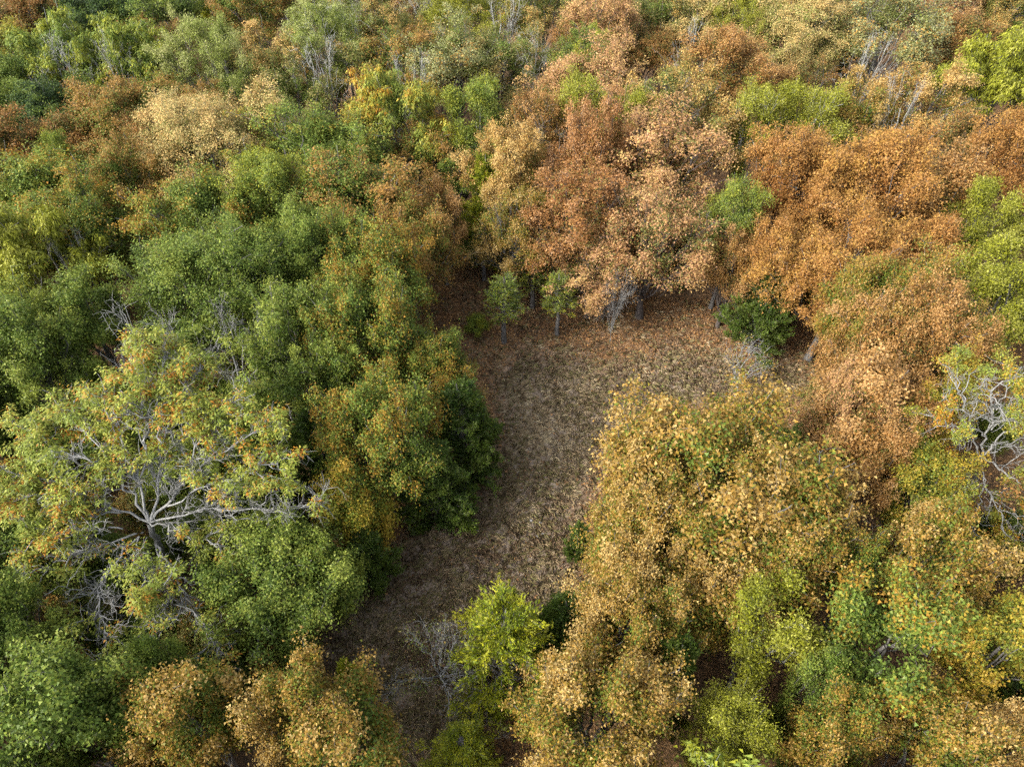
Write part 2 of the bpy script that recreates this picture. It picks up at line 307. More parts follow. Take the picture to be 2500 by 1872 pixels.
# ------------------------------------------------------------------ tree prototypes (mesh data only; metres)
def broad(seed, R=4.5, H=12., zb=.26, lobes=14, subs=9, twigs=6, nleaf=66500, L=.118, ratio=.68, spread=.30, mode='oak',
          lobe_r=.36, flat=1., bare=0, limb_w=1., fine=0, skip=0., top=1.):
    rng = np.random.default_rng(seed)
    zc = H*(zb+1)/2*.98; hz = H*(1-zb)/2
    # directions of the lobes over the dome
    i = np.arange(lobes)+.5; ph = i*2.39996+rng.uniform(0, 6); cz = 1-1.45*i/lobes
    cz = np.clip(cz+rng.normal(0, .08, lobes), -.5, 1); sr = np.sqrt(1-cz**2)
    dirs = np.stack([np.cos(ph)*sr, np.sin(ph)*sr, cz], 1)
    dirs[:, :2] += rng.normal(0, .10, (lobes, 2))
    far = rng.uniform(.52, .78, lobes)[:, None]
    lc = np.array([0, 0, zc])+dirs*far*np.array([R, R, hz*flat*top])
    lr = R*lobe_r*rng.uniform(.5, 1.45, lobes)
    # trunk
    kt = 9; tz = np.linspace(0, H*(zb+.38), kt); wob = np.cumsum(rng.normal(0, .10, (kt, 2)), 0); wob[0] = 0
    tp = np.concatenate([wob, tz[:, None]], 1)[None]; tp[:, 0, 2] = -.3
    trad = (.30*limb_w*H/12)*np.linspace(1, .32, kt)[None]; trad[:, 0] *= 1.35
    parts_t = [tubes(tp, trad, 8)]
    # limbs
    tt = np.clip((lc[:, 2]/H-.25)*.9+rng.normal(0, .06, lobes), .28, .98)
    A, D, _ = on_curve(tp, np.zeros(lobes, int), tt)
    out = lc-A; out[:, 2] = np.abs(out[:, 2])+.8
    kl = 8; LP = curve(A, out*[1, 1, .55]+D*.6, lc, kl, rng, .03)
    lrd = .105*limb_w*rng.uniform(.7, 1.2, lobes)
    parts_l = [tubes(LP, radii(lrd, lrd*.32, kl), 6)]
    # sub-branches
    n2 = lobes*subs; li = np.repeat(np.arange(lobes), subs)
    dv = unit(rng, n2); outw = nrm(lc[li]-[0, 0, zc-hz*.4]); dv = nrm(dv+outw*.75+np.array([0, 0, .15]))
    B2 = lc[li]+dv*(lr[li]*rng.uniform(.5, 1.05, n2)+np.where(rng.random(n2) < .22, rng.uniform(.2, .9, n2), 0)*R/4.5)[:, None]*[1, 1, .85]
    A2, D2, u2 = on_curve(LP, li, rng.uniform(.42, 1, n2))
    P2 = curve(A2, D2+dv*.5, B2, 6, rng, .045)
    r2 = .036*limb_w*rng.uniform(.7, 1.2, n2)
    parts_l.append(tubes(P2, radii(r2, r2*.35, 6), 4))
    # twigs
    n3 = n2*twigs; si = np.repeat(np.arange(n2), twigs)
    d3 = nrm(unit(rng, n3)+dv[si]*.7+np.array([0, 0, .12 if mode != 'droop' else -.25]))
    A3, D3, _ = on_curve(P2, si, rng.uniform(.3, 1, n3))
    B3 = A3+d3*rng.uniform(.35, 1.0, n3)[:, None]*(R/4.5)
    P3 = curve(A3, D3, B3, 4, rng, .06)
    r3 = np.full(n3, .013)*limb_w
    parts_l.append(tubes(P3, radii(r3, r3*.4, 4), 3))
    alive = rng.random(n3) > skip
    # whole sub-branches can be leafless
    if bare:
        dead = rng.random(n2) < bare
        alive &= ~dead[si]
        sb = np.where(dead[si])[0]
        if fine and len(sb):
            q = np.repeat(sb, fine); m = len(q)
            A4, D4, _ = on_curve(P3, q, rng.uniform(.2, 1, m)); B4 = A4+nrm(D4+unit(rng, m)*.8)*rng.uniform(.2, .6, m)[:, None]
            parts_l.append(tubes(curve(A4, D4, B4, 3, rng, .05), radii(np.full(m, .008), np.full(m, .004), 3), 3))
    res = dict(trunk=mesh('trunk', *join(parts_t), BARK['grey'], smooth=True), branches=mesh('branches', *join(parts_l), BARK['grey'], smooth=True))
    cl = np.where(alive)[0]
    if nleaf and len(cl):
        ci = cl[rng.integers(0, len(cl), nleaf)]
        sg = spread*rng.uniform(.5, 1.15, n3)[ci][:, None]
        tpos = rng.uniform(.35, 1, nleaf)
        C, Dt, _ = on_curve(P3, ci, tpos)
        off = rng.normal(0, 1, (nleaf, 3))*sg*np.array([1, 1, .7])
        pos = C+off
        outl = nrm(pos-lc[li[si[ci]]])
        if mode == 'oak':
            nor = nrm(outl*.7+np.array([0, 0, .75])+rng.normal(0, .75, (nleaf, 3)))
            ax = nrm(np.cross(nor, unit(rng, nleaf)))+np.array([0, 0, -.15])
            curl = .12
        elif mode == 'droop':       # compound leaves hanging from the twig ends
            h = nrm(off*[1, 1, .2]+rng.normal(0, .1, (nleaf, 3)))
            ax = nrm(h+np.array([0, 0, -.7])+rng.normal(0, .2, (nleaf, 3)))
            nor = nrm(h*.5+np.array([0, 0, 1.])+rng.normal(0, .3, (nleaf, 3)))
            curl = .2
        else:                       # fine
            nor = nrm(np.array([0, 0, .5])+outl*.4+rng.normal(0, .8, (nleaf, 3)))
            ax = nrm(Dt+rng.normal(0, .6, (nleaf, 3))); curl = .05
        LL = L*rng.uniform(.65, 1.3, nleaf)
        V, Fc = leaves(pos, ax, nor, LL, LL*ratio*rng.uniform(.8, 1.2, nleaf), curl, rng)
        tl = rng.random(lobes)[li[si[ci]]]; tc = rng.random(n3)[ci]; ts = rng.random(n2)[si[ci]]
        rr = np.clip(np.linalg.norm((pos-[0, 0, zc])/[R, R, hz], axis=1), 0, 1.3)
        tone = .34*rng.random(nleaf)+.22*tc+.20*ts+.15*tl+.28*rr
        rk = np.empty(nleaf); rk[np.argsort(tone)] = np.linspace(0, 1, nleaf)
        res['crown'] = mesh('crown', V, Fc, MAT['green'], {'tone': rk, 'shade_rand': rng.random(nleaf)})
        res['R'] = np.percentile(np.linalg.norm(pos[:, :2], axis=1), 96)
    else:
        res['R'] = np.percentile(np.linalg.norm(B3[:, :2], axis=1), 96)
    res['H'] = H; res['zc'] = zc/H
    return res
def conifer(seed, R=1.9, H=7., n1=140, n2=15, nleaf=80500, droop=.0, z0=.06, L=.125):
    rng = np.random.default_rng(seed)
    kt = 8; wob = np.cumsum(rng.normal(0, .04, (kt, 2)), 0); wob[0] = 0
    tp = np.concatenate([wob, np.linspace(-.2, H*.97, kt)[:, None]], 1)[None]
    parts_t = [tubes(tp, np.linspace(.14, .02, kt)[None]*H/7, 7)]
    u = rng.uniform(z0, .96, n1); ph = np.arange(n1)*2.39996+rng.normal(0, .3, n1)
    lobe = 1+.22*np.sin(ph*3+rng.uniform(0, 6))+.12*np.sin(ph*5+u*9)
    rad = R*np.minimum(1, (1-u)**.62*1.05)*np.minimum(1, .55+u*2.2)*lobe*rng.uniform(.72, 1.12, n1)
    A, D, _ = on_curve(tp, np.zeros(n1, int), np.clip(u*.98, 0, .97))
    B = A+np.stack([np.cos(ph)*rad, np.sin(ph)*rad, rad*rng.uniform(.15, .75, n1)-droop*rad], 1)
    P1 = curve(A, (B-A)*[1, 1, .3], B, 6, rng, .03)
    r1 = np.full(n1, .028)*H/7
    parts_l = [tubes(P1, radii(r1, r1*.3, 6), 4)]
    m = n1*n2; i1 = np.repeat(np.arange(n1), n2)
    A2, D2, u2 = on_curve(P1, i1, rng.uniform(.32, 1, m))
    d2 = nrm(D2*.9+unit(rng, m)*.75+np.array([0, 0, .35]))
    B2 = A2+d2*rng.uniform(.2, .55, m)[:, None]*(R/1.9)**.5
    P2 = curve(A2, D2, B2, 4, rng, .05)
    parts_l.append(tubes(P2, radii(np.full(m, .008), np.full(m, .003), 4), 3))
    ci = rng.integers(0, m, nleaf)
    C, Dt, _ = on_curve(P2, ci, rng.uniform(.1, 1, nleaf))
    pos = C+rng.normal(0, .055, (nleaf, 3))
    ax = nrm(Dt+unit(rng, nleaf)*.55+np.array([0, 0, .15])); nor = nrm(unit(rng, nleaf)+np.array([0, 0, .6]))
    LL = L*rng.uniform(.6, 1.3, nleaf)
    V, Fc = leaves(pos+ax*LL[:, None]*.3, ax, nor, LL, LL*.36, .0, rng)
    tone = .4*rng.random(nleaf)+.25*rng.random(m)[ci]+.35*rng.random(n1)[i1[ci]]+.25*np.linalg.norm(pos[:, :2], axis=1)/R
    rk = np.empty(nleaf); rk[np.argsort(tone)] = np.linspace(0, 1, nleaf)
    return dict(trunk=mesh('trunk', *join(parts_t), BARK['grey'], smooth=True), branches=mesh('branches', *join(parts_l), BARK['grey'], smooth=True),
                crown=mesh('crown', V, Fc, MAT['cedar'], {'tone': rk, 'shade_rand': rng.random(nleaf)}), R=np.percentile(np.linalg.norm(pos[:, :2], axis=1), 96), H=H, zc=.52)

PRO = {
 'oak':   [broad(81, R=6.6, H=13, lobes=26, lobe_r=.27, L=.105, nleaf=200000, zb=.12, subs=10), broad(82, R=2.9, H=11, lobes=9, nleaf=33250, lobe_r=.42, subs=7, limb_w=.8), broad(83, R=2.9, H=11, lobes=12, nleaf=33250, lobe_r=.36, subs=6, limb_w=.8), broad(11, lobes=15, nleaf=78000), broad(12, lobes=11, lobe_r=.42, nleaf=78000), broad(13, lobes=18, lobe_r=.31, nleaf=78000, spread=.26),
           broad(14, lobes=13, subs=10, nleaf=78000, lobe_r=.38), broad(16, lobes=12, lobe_r=.40, nleaf=78000, spread=.34)],
 'skirt': [broad(17, lobes=20, lobe_r=.33, nleaf=88000, zb=.12, H=10), broad(18, lobes=17, lobe_r=.35, nleaf=88000, zb=.10, H=10)],
 'droopy': [broad(87, lobes=17, nleaf=44000, skip=.25, lobe_r=.33, bare=.10, fine=2, subs=8, zb=.12), broad(88, lobes=20, nleaf=44000, skip=.25, lobe_r=.30, bare=.12, fine=2, subs=7, zb=.10)],
 'low': [broad(19, lobes=9, lobe_r=.42, nleaf=35000, zb=.08, H=5, R=2.6, limb_w=.5, subs=7), broad(20, lobes=11, lobe_r=.36, nleaf=35000, zb=.08, H=5, R=2.6, limb_w=.5, subs=7)],
 'loose': [broad(84, R=2.9, H=11, lobes=10, nleaf=21000, lobe_r=.36, subs=6, skip=.25, bare=.1, fine=2, limb_w=.8), broad(21, lobes=12, nleaf=40250, skip=.25, bare=.10, fine=2, subs=8), broad(22, lobes=15, nleaf=40250, skip=.3, lobe_r=.33, bare=.12, fine=2, subs=7),
           broad(23, lobes=10, nleaf=42000, skip=.2, bare=.08, fine=2), broad(24, lobes=17, nleaf=42000, skip=.3, lobe_r=.30, bare=.15, fine=2, subs=6)],
 'fine':  [broad(85, R=2.0, H=10, lobes=8, nleaf=29750, L=.105, ratio=.5, spread=.24, mode='fine', limb_w=.6, zb=.25, lobe_r=.40), broad(86, R=2.7, H=11, lobes=11, nleaf=38500, L=.105, ratio=.5, spread=.25, mode='fine', limb_w=.7, zb=.2, lobe_r=.34), broad(31, lobes=12, nleaf=63000, L=.105, ratio=.5, spread=.27, mode='fine', limb_w=.8, zb=.25), broad(32, lobes=9, nleaf=59500, L=.105, ratio=.5, spread=.25, mode='fine', limb_w=.8, zb=.22, lobe_r=.40, skip=.15),
           broad(33, lobes=15, nleaf=59500, L=.105, ratio=.5, spread=.22, mode='fine', limb_w=.8, zb=.28, lobe_r=.28, skip=.25)],
 'feather': [broad(41, lobes=13, nleaf=52500, L=.22, ratio=.32, spread=.24, mode='droop', lobe_r=.34, bare=.04, fine=1), broad(42, lobes=16, nleaf=52500, L=.22, ratio=.32, spread=.22, mode='droop', lobe_r=.31)],
 'bare':  [broad(51, lobes=6, nleaf=0, subs=6, twigs=5, bare=1.01, fine=2, zb=.22, limb_w=.8, lobe_r=.62), broad(52, lobes=5, nleaf=0, subs=7, twigs=5, bare=1.01, fine=2, zb=.2, limb_w=.8, lobe_r=.7),
           broad(53, lobes=5, nleaf=0, subs=6, twigs=5, bare=1.01, fine=2, zb=.3, R=2.6, H=11, limb_w=.6, lobe_r=.6), broad(54, lobes=9, nleaf=0, subs=8, twigs=8, bare=1.01, fine=2, zb=.1, H=5, R=2.6, limb_w=.35, lobe_r=.5)],
 'twiggy': [broad(61, lobes=10, nleaf=14000, L=.10, ratio=.5, mode='fine', bare=.5, fine=2, skip=.3, limb_w=.75, zb=.2, lobe_r=.42), broad(62, lobes=9, nleaf=19250, L=.11, ratio=.5, mode='fine', bare=.35, fine=2, skip=.2, limb_w=.8, zb=.25),
           broad(63, lobes=7, nleaf=7875, L=.10, ratio=.5, mode='fine', bare=.5, fine=2, skip=.3, limb_w=.6, zb=.2, lobe_r=.42, R=2.8, H=12), broad(64, lobes=11, subs=9, twigs=7, nleaf=4375, L=.09, ratio=.5, mode='fine', bare=.6, fine=3, skip=.2, limb_w=.55, zb=.08, lobe_r=.42, R=2.4, H=4.5)],
 'sapling': [broad(91, lobes=8, subs=5, twigs=4, R=1.5, H=5.5, zb=.12, nleaf=700, L=.09, ratio=.5, mode='fine', bare=.6, fine=1, limb_w=.42, lobe_r=.5)],
 'bush': [broad(92, lobes=10, subs=6, twigs=5, R=2.3, H=4.2, zb=.10, nleaf=1800, L=.09, ratio=.5, mode='fine', bare=.6, fine=2, limb_w=.5, lobe_r=.5)],
 'cedar': [conifer(71), conifer(72, R=2.1, H=7.5), conifer(73, R=1.7, H=7, z0=.12)],
 'feathery': [conifer(75, R=2.2, H=8.5, n1=120, n2=15, nleaf=40000, L=.12)],
 'thin':  [conifer(74, R=1.3, H=7, n1=70, n2=10, nleaf=5500, z0=.42, L=.12)],
}
_use = {k: 0 for k in PRO}
ALL = []
def tree(kind, pal, x, y, wpx, H, label, name=None, cat='tree', group=None, bark='grey', zc=None, var=None, rot=None, lean=0.0):
    if y < 470 and name is None and kind != 'bare' and kind not in ('cedar', 'low'): wpx *= 1.14; H *= 1.07
    ps = PRO[kind]; i = _use[kind] if var is None else var; _use[kind] += 1
    c = at(x, y, H*(zc or ps[0]['zc'])); r = wpx/2/F*depth(c)
    if var is None:                                           # the prototypes whose breadth and height come near
        cost = [abs(math.log(r/q['R']))+.5*abs(math.log(H/q['H'])) for q in ps]; lo = min(cost)
        ok = [q for q, c_ in zip(ps, cost) if c_ < lo+.13]; p = ok[i % len(ok)]
    else: p = ps[var]
    c = at(x, y, H*(zc or p['zc'])); r = wpx/2/F*depth(c); s = r/p['R']
    e = bpy.data.objects.new(name or ('cedar_tree' if kind in ('cedar', 'thin', 'feathery') else 'bare_tree' if kind == 'bare' else 'broadleaf_tree'), None)
    COL.objects.link(e); e.empty_display_size = .5
    e.location = (c[0], c[1], 0); e.rotation_euler = (0, lean, (_use[kind]*2.1+len(ALL)*.37) if rot is None else rot)
    e.scale = (s, s, H/p['H'])
    e['label'] = label; e['category'] = cat
    if group: e['group'] = group
    for part in ('trunk', 'branches', 'crown'):
        if part not in p: continue
        o = bpy.data.objects.new(part, p[part]); COL.objects.link(o); o.parent = e
        o.material_slots[0].link = 'OBJECT'
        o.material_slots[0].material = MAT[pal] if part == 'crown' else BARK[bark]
        if part != 'trunk': o['kind'] = 'stuff'
    ALL.append((c[0], c[1], r))
    return e
exec_rows = []
def T(*a, **k): exec_rows.append((a, k))
# kind, leaf colours, place and width in the photograph (2500 px wide), height in metres, label
# --- farthest rows along the top edge
T('oak','rust',95,72,240,12,'rusty orange oak in the top left corner, green showing through under it')
T('oak','dark',262,50,190,12,'dark blue-green crown behind the white-branched pale green pair, near the top left corner')
T('oak','green',178,12,170,12,'mid green crown cut by the top edge beside the rusty corner oak')
T('loose','green',395,35,210,12,'olive green crown at the top edge standing over dark shade')
T('cedar','cedlime',520,28,95,9,'small bright green pointed tree at the top edge, left of the rust-brown crowns')
T('oak','orggreen',620,22,190,12,'brown and rust crown cut by the top edge, above the pale green feathery crown')
T('loose','rust',392,118,170,10,'low rust and olive crown in the shade behind the pale feathery crown')
T('feather','ltgreen',165,160,235,13,'light green crown at upper left with a fan of white leaning branches on its left',bark='white')
T('feather','ltgreen',322,158,215,13,'light green crown with upright white forked limbs, right one of the white-branched pair',bark='white')
T('fine','yellow',20,160,140,12,'yellow-green crown cut by the left edge below the rusty corner oak')
T('oak','green',38,255,190,11,'grey-green crown on the left edge above the brown oak')
T('oak','dark',140,305,190,11,'dark green crown in shade left of the big orange and green oak')
T('fine','ltsage',530,170,215,14,'tall pale green feathery crown at upper left, wider than its neighbours')
T('loose','tanolive',675,170,215,12,'tan-orange crown between the pale feathery tree and the grey limbed sage tree')
T('fine','ltsage',800,105,210,14,'tall thin sage green tree with many upright grey limbs near the top edge',bark='white')
T('loose','olive',868,45,170,12,'pale olive crown on the top edge, left of the brown one')
T('oak','pink',955,25,110,12,'pinkish brown crown cut by the top edge beside the bare grey limbs')
T('twiggy','sage',1022,62,130,12.5,'nearly bare pale grey tree at the top edge left of the bright green crown',name='bare_tree',bark='white')
T('fine','lime',1115,55,195,13,'bright green fine-leaved crown at the top centre edge')
T('twiggy','yellow',1235,50,140,12.5,'thin grey-limbed tree with scattered yellow leaves, right of the bright green top crown',bark='white')
T('loose','tanolive',1330,45,170,12,'tan-green crown cut by the top edge, right of the thin grey-limbed tree')
T('oak','pink',1462,85,165,13,'narrow dusty pink-brown crown standing high near the top centre right')
T('loose','rust',1408,128,120,11,'small brown crown leaning on the dusty pink one from the left')
T('loose','olive',1590,50,200,12,'grey-olive crown at the top edge above the dark rust one')
T('oak','rust',1568,132,150,10,'low dark rust crown in a gap right of the dusty pink tree')
T('oak','cream',1695,50,190,12,'cream and tan crown on the top edge left of the forked grey limbs')
T('twiggy','tan',1762,60,130,12.5,'tan crown with a forked bare grey trunk beside the bright green diagonal tree')
T('fine','lime',1812,85,140,12.5,'bright green tree slanting down beside the pale yellow-green crown, top right')
T('oak','cream',1935,100,270,13,'pale yellow-green rounded crown at upper right with a dark trunk below')
T('loose','rust',2062,18,140,12,'brown-orange crown cut by the top edge between two pale crowns')
T('loose','sage',2160,85,250,13.5,'tall grey-green and cream crown, the taller one of the pale crowns at upper right')
T('loose','pink',2285,30,180,12,'greyish brown twiggy crown at the top edge near the right corner')
T('oak','tanolive',2425,40,210,12,'olive and tan crown filling the top right corner')
T('oak','rust',2340,115,140,11,'brown crown squeezed between the grey-green crown and the lime tree on the right')
# --- second band
T('loose','tanolive',940,90,160,12,'yellow-olive crown with orange tint behind the pink-brown one, upper centre left')
T('loose','orggreen',985,165,215,12,'tan brown crown with thin bare twigs, upper centre left')
T('loose','sage',1115,165,230,12.5,'wide grey-olive speckled crown below the bright green top centre tree')
T('twiggy','olive',1305,165,140,13,'slim pale bare snag rising in front of an olive crown, upper centre',name='bare_tree',bark='white')
T('loose','olive',1215,165,190,11,'olive crown behind the slim pale snag')
T('fine','ltgreen',1425,172,170,11.5,'small light green crown left above the salmon coloured oak')
T('loose','olive',715,255,190,11,'tan-green crown with orange tips left of the yellow tree')
T('twiggy','green',612,262,130,10,'grey bare twigs over deep green, below the tall feathery crown')
T('oak','green',590,245,150,9,'deep green low crown under the grey twigs, upper left')
T('loose','olive',868,190,150,11,'small olive crown between the tall sage tree and the tan brown twiggy one')
T('oak','orggreen',268,330,250,11,'large orange and green oak at upper left beside the dark green shade')
T('oak','orggreen',400,290,200,10.5,'orange tipped olive crown right behind the large orange and green oak')
T('oak','orggreen',505,320,190,10,'orange-brown crown above the straw yellow one, left')
T('oak','rust',365,370,130,11,'small reddish crown wedged left of the straw yellow oak')
T('oak','rust',38,385,170,11,'dull brown crown on the left edge below the grey-green one')
T('oak','rust',145,375,150,11,'dark rust crown second from the left edge under the dark green tree')
T('oak','cream',500,395,330,12.5,'broad straw yellow oak crown at left, palest in its row')
T('oak','cream',650,345,170,12,'straw and peach crown joined to the right of the broad straw yellow oak')
T('loose','ygor',760,400,290,12.5,'yellow-green crown flecked orange, right of the straw yellow oak')
T('feather','yellow',955,310,245,13,'yellow tree with an upright forked grey trunk, upper centre left',rot=.5)
T('fine','ltgreen',1172,300,150,13.5,'slender mid green tree with a bare straight trunk at upper centre')
T('loose','green',1120,400,180,9,'low dark green crown at the foot of the slender mid green tree')
T('loose','orggreen',1030,395,160,10,'peach and orange crown between the yellow tree and the dark green low crown')
T('oak','pink',1440,235,230,12.5,'salmon pink oak crown right of centre, behind two lime crowns')
T('fine','lime',1415,312,130,13.2,'left one of two rounded lime crowns below the salmon oak')
T('fine','lime',1522,350,165,13,'right one of two rounded lime crowns below the salmon oak, the bigger')
T('loose','tanolive',1625,300,250,14,'tall cream and olive oak with grey limbs right of the lime crowns')
T('oak','copper',1775,200,215,12,'orange-brown crown behind the cream and olive oak')
T('loose','tan',1700,330,190,12,'straw coloured crown with grey twigs left of the lime saplings')
T('fine','lime',1828,335,125,12.5,'left one of three small lime trees above the big orange oak',bark='white')
T('fine','lime',1902,300,110,13,'middle and tallest of three small lime trees above the big orange oak',bark='white')
T('fine','lime',1990,335,130,12.5,'right one of three small lime trees above the big orange oak',bark='white')
T('loose','rust',1960,235,150,9,'low brown crown in the gap behind the three small lime trees')
T('loose','tangreen',2085,300,200,12,'orange and tan crown right behind the big orange oak')
T('loose','tan',2225,270,230,12.5,'cream-tan crown with grey twigs right of centre in the upper right quarter')
T('feather','lime',2440,205,255,13.5,'big bright yellow-green tree on the right edge with its leaning trunk showing',rot=2.0)
T('cedar','cedar',2385,400,110,6,'small dark green cedar in the gap under the leaning trunk at right')
T('loose','rust',2315,385,160,11,'dark rust crown right behind the big orange oak')
T('oak','orange',2455,425,210,12.5,'orange oak cut by the right edge, upper right')
# --- third band
T('oak','ygor',128,500,330,12.5,'yellow and olive crown by the left edge with a brighter green top')
T('fine','ltgreen',165,425,90,12.5,'small bright green tuft rising at the back of the yellow and olive crown, left')
T('oak','orggreen',322,470,220,12,'brown and olive oak left of the straw yellow one')
T('oak','greenor',205,575,270,12,'green crown dusted with orange between the brown and olive oak and the left feathery tree')
T('feather','lime',82,655,300,13.5,'pale lime feathery tree on the left edge with bare forks showing at its right')
T('bare','green',190,665,120,12,'bare grey fork sticking out of the lime feathery tree on the left',bark='pale')
T('oak','green',845,410,190,12,'deep green crown in shade left of the yellow forked tree')
T('oak','ltgreen',690,520,260,13,'bright green crown top left of the orange-green oak')
T('oak','greenor',505,560,300,13,'fresh green oak crown behind the largest green oak, left of centre')
T('oak','orggreen',850,520,330,13,'large olive and orange oak crown left of the upper end of the clearing')
T('skirt','orggreen',1000,610,220,11.5,'orange-brown edge crown where the woods meet the upper left end of the clearing')
T('loose','copper',1080,530,130,10.5,'thin tan twiggy crown above the leaf covered gap, upper centre')
T('cedar','cedlime',1190,510,140,10.5,'bright green cedar in the dark gap at upper centre')
T('low','green',1120,600,90,4,'dark green bush at the back of the leaf covered gap')
T('oak','tan',1245,440,190,12,'cream-tan crown at centre, left of the bare fan of twigs')
T('bare','copper',1350,395,200,13,'fan of bare grey twigs between the salmon and rust crowns, upper centre')
T('loose','copper',1300,330,170,12,'light brown crown with fine twigs under the salmon oak')
T('oak','russet',1450,400,180,13.5,'tall rust-pink oak right of the fan of bare twigs')
T('droopy','pink',1595,430,290,13,'wide speckled pink-tan oak right of the rust-pink one',bark='dark')
T('droopy','tangreen',1265,575,210,11,'tan and green low crown above the small dark trunks at centre')
T('droopy','russet',1405,560,290,12.5,'rust brown oak at the top of the clearing, denser than its neighbours',bark='dark')
T('droopy','pink',1590,600,300,12.5,'pale pink-tan oak overhanging the top of the clearing with dead twigs',bark='dark')
T('droopy','pink',1445,655,240,8.5,'low pale brown crown drooping over the top edge of the clearing',bark='dark')
T('cedar','cedar',1655,610,110,6,'dark cedar half hidden between the pink-tan oaks and the thin green tree')
T('fine','ltgreen',1785,560,150,12.5,'thin grey-green tree left of the big orange oak')
T('droopy','copper',1790,660,170,10,'tan-orange skirt of branches right of the pink-tan oak at the clearing',bark='dark')
T('oak','orange',1935,480,270,13.5,'vivid orange oak, the left half of the big orange pair')
T('oak','orange',2120,480,330,14,'vivid orange oak, the wide right half of the big orange pair')
T('oak','copper',2280,510,210,13,'duller orange-brown oak joined to the right side of the orange pair')
T('oak','orange',1880,640,150,12,'small orange crown at the lower left foot of the orange pair')
T('oak','orange',2060,670,320,12.5,'lower orange oak under the orange pair, above the dark cedar')
T('oak','orange',2230,640,200,12.5,'orange crown between the lower orange oak and the lime tree on the right edge')
T('fine','lime',2385,560,170,13.5,'upright lime crown near the right edge below the orange edge oak')
T('fine','lime',2430,715,240,13.5,'wide lime crown on the right edge with grey twigs')
T('cedar','cedar',1868,745,165,8.5,'dark green cedar at the upper right corner of the clearing')
T('droopy','copper',2075,780,160,11,'dark orange-brown crown behind the dark cedar, right side')
# --- trees along the left of the clearing
T('oak','green',560,740,430,14,'largest mid green oak left of the clearing')
T('oak','green',760,660,270,13,'green crown flecked orange to the right of the largest green oak')
T('skirt','greenor',915,720,260,12.5,'green and orange oak on the left edge of the clearing, near its upper end')
T('skirt','greenor',905,860,290,13,'bright green tufted crown with orange leaves halfway down the left side of the clearing')
T('skirt','greenor',1050,930,200,9,'low green and orange crown jutting farthest into the clearing from the left')
T('cedar','cedar',1130,1050,200,8.5,'wide deep green cedar on the left edge of the clearing')
T('cedar','cedar',1060,1180,190,7,'deep green cedar beneath the orange-flecked oak, left edge of the clearing')
T('skirt','greenor',930,1090,300,12,'orange-flecked green oak left of the deep green cedars')
T('oak','green',745,880,300,12.5,'deep green crown between the largest green oak and the clearing side oaks')
T('low','gold',870,1260,200,8,'low yellow-green crown with amber leaves at the left edge of the clearing')
T('cedar','cedar',790,1110,170,8.5,'green feathery cedar right of the yellow tree with grey limbs')
T('cedar','cedar',900,1360,130,5,'low dark green bush on the left edge of the clearing above the shade')
T('oak','green',90,880,290,13,'round green crown by the left edge below the lime feathery tree')
T('oak','green',225,800,190,12,'green crown with deep shade on its right, second from the left edge')
T('cedar','cedar',35,1035,130,11,'dark green pointed cedar at the left edge beside the yellow tree with grey limbs')
T('bare','copper',410,855,260,13.5,'dead grey tree fanning out behind the yellow tree with grey limbs',bark='pale')
T('bare','copper',560,850,200,13,'dead grey snag with forked tips against the green oak, left',bark='pale')
T('bare','copper',665,880,150,12.5,'dead grey twigs right of the forked snag, over the green oak',bark='pale')
T('skirt','green',690,1430,370,8.5,'broad green crown below and right of the yellow tree with grey limbs')
T('low','green',810,1420,150,7,'low green crown reaching the shaded lower left of the clearing')
T('cedar','cedar',640,1190,180,8,'dark green undergrowth cedar below the right tips of the grey limbs')
T('oak','green',60,1360,250,10,'green crown at the left edge below the yellow tree with grey limbs')
T('low','olive',190,1530,200,5,'dull olive low crown below the hanging dead branches')
T('low','olive',560,1570,230,5,'dark thicket of small yellowish leaves above the lower orange oaks')
T('low','dark',380,1560,180,3.5,'dark green low bush in the shade under the hanging dead branches')
T('oak','green',55,1530,210,10.5,'green crown on the left edge above the largest corner oak')
T('oak','green',230,1720,290,12.5,'dense leafy green oak in the lower left corner, upper of the corner pair')
T('oak','green',160,1790,360,13,'dense leafy green oak in the lower left corner, cut by the bottom edge')
T('oak','green',405,1660,150,11,'small green crown beside the lower left corner oaks, next to the orange oak')
T('oak','tangreen',470,1765,280,12,'orange and olive oak at the bottom edge, left one of the pair')
T('oak','tangreen',730,1735,250,12,'orange oak at the bottom edge, right one of the pair')
T('oak','tangreen',850,1830,310,10.5,'low orange and yellow oak cut by the bottom edge beside the leaf litter')
# --- clearing: small trees and bushes
T('thin','ltgreen',1230,735,100,6.5,'small thin cedar with a bare lower trunk at the upper left of the clearing',zc=.62)
T('thin','ltgreen',1300,680,95,5.5,'bushy green cedar behind the thin one with the bare trunk')
T('thin','ltgreen',1366,725,85,6,'slight cedar with a straight grey trunk, right of the bushy green one',zc=.62)
T('thin','cedar',1180,620,90,5.0,'little cedar at the back of the leaf covered gap')
T('low','ltgreen',1165,795,60,2,'knee-high green sapling left of the thin cedar')
T('sapling','olive',1818,890,150,5.5,'leafless sapling with a few green leaves at the right of the clearing',name='sapling',cat='sapling',bark='pale')
T('feathery','cedlime',1228,1590,285,9.5,'bright lime cedar standing at the lower end of the clearing')
T('cedar','cedar',1380,1545,180,7,'dark green cedar behind the bright lime cedar, touching the golden oak')
T('bush','olive',1075,1620,270,4.6,'tangled bare grey bush left of the bright lime cedar',name='shrub',cat='bush',bark='pale')
T('bush','olive',1150,1775,170,3.6,'small bare grey bush below the tangled one, near the bottom edge',name='shrub',cat='bush',bark='pale')
T('feathery','cedlime',1135,1835,190,5,'lime green low tree at the bottom edge left of the tan oak')
T('cedar','cedar',1412,1320,70,3.5,'little green cedar peeping out left of the golden oak')
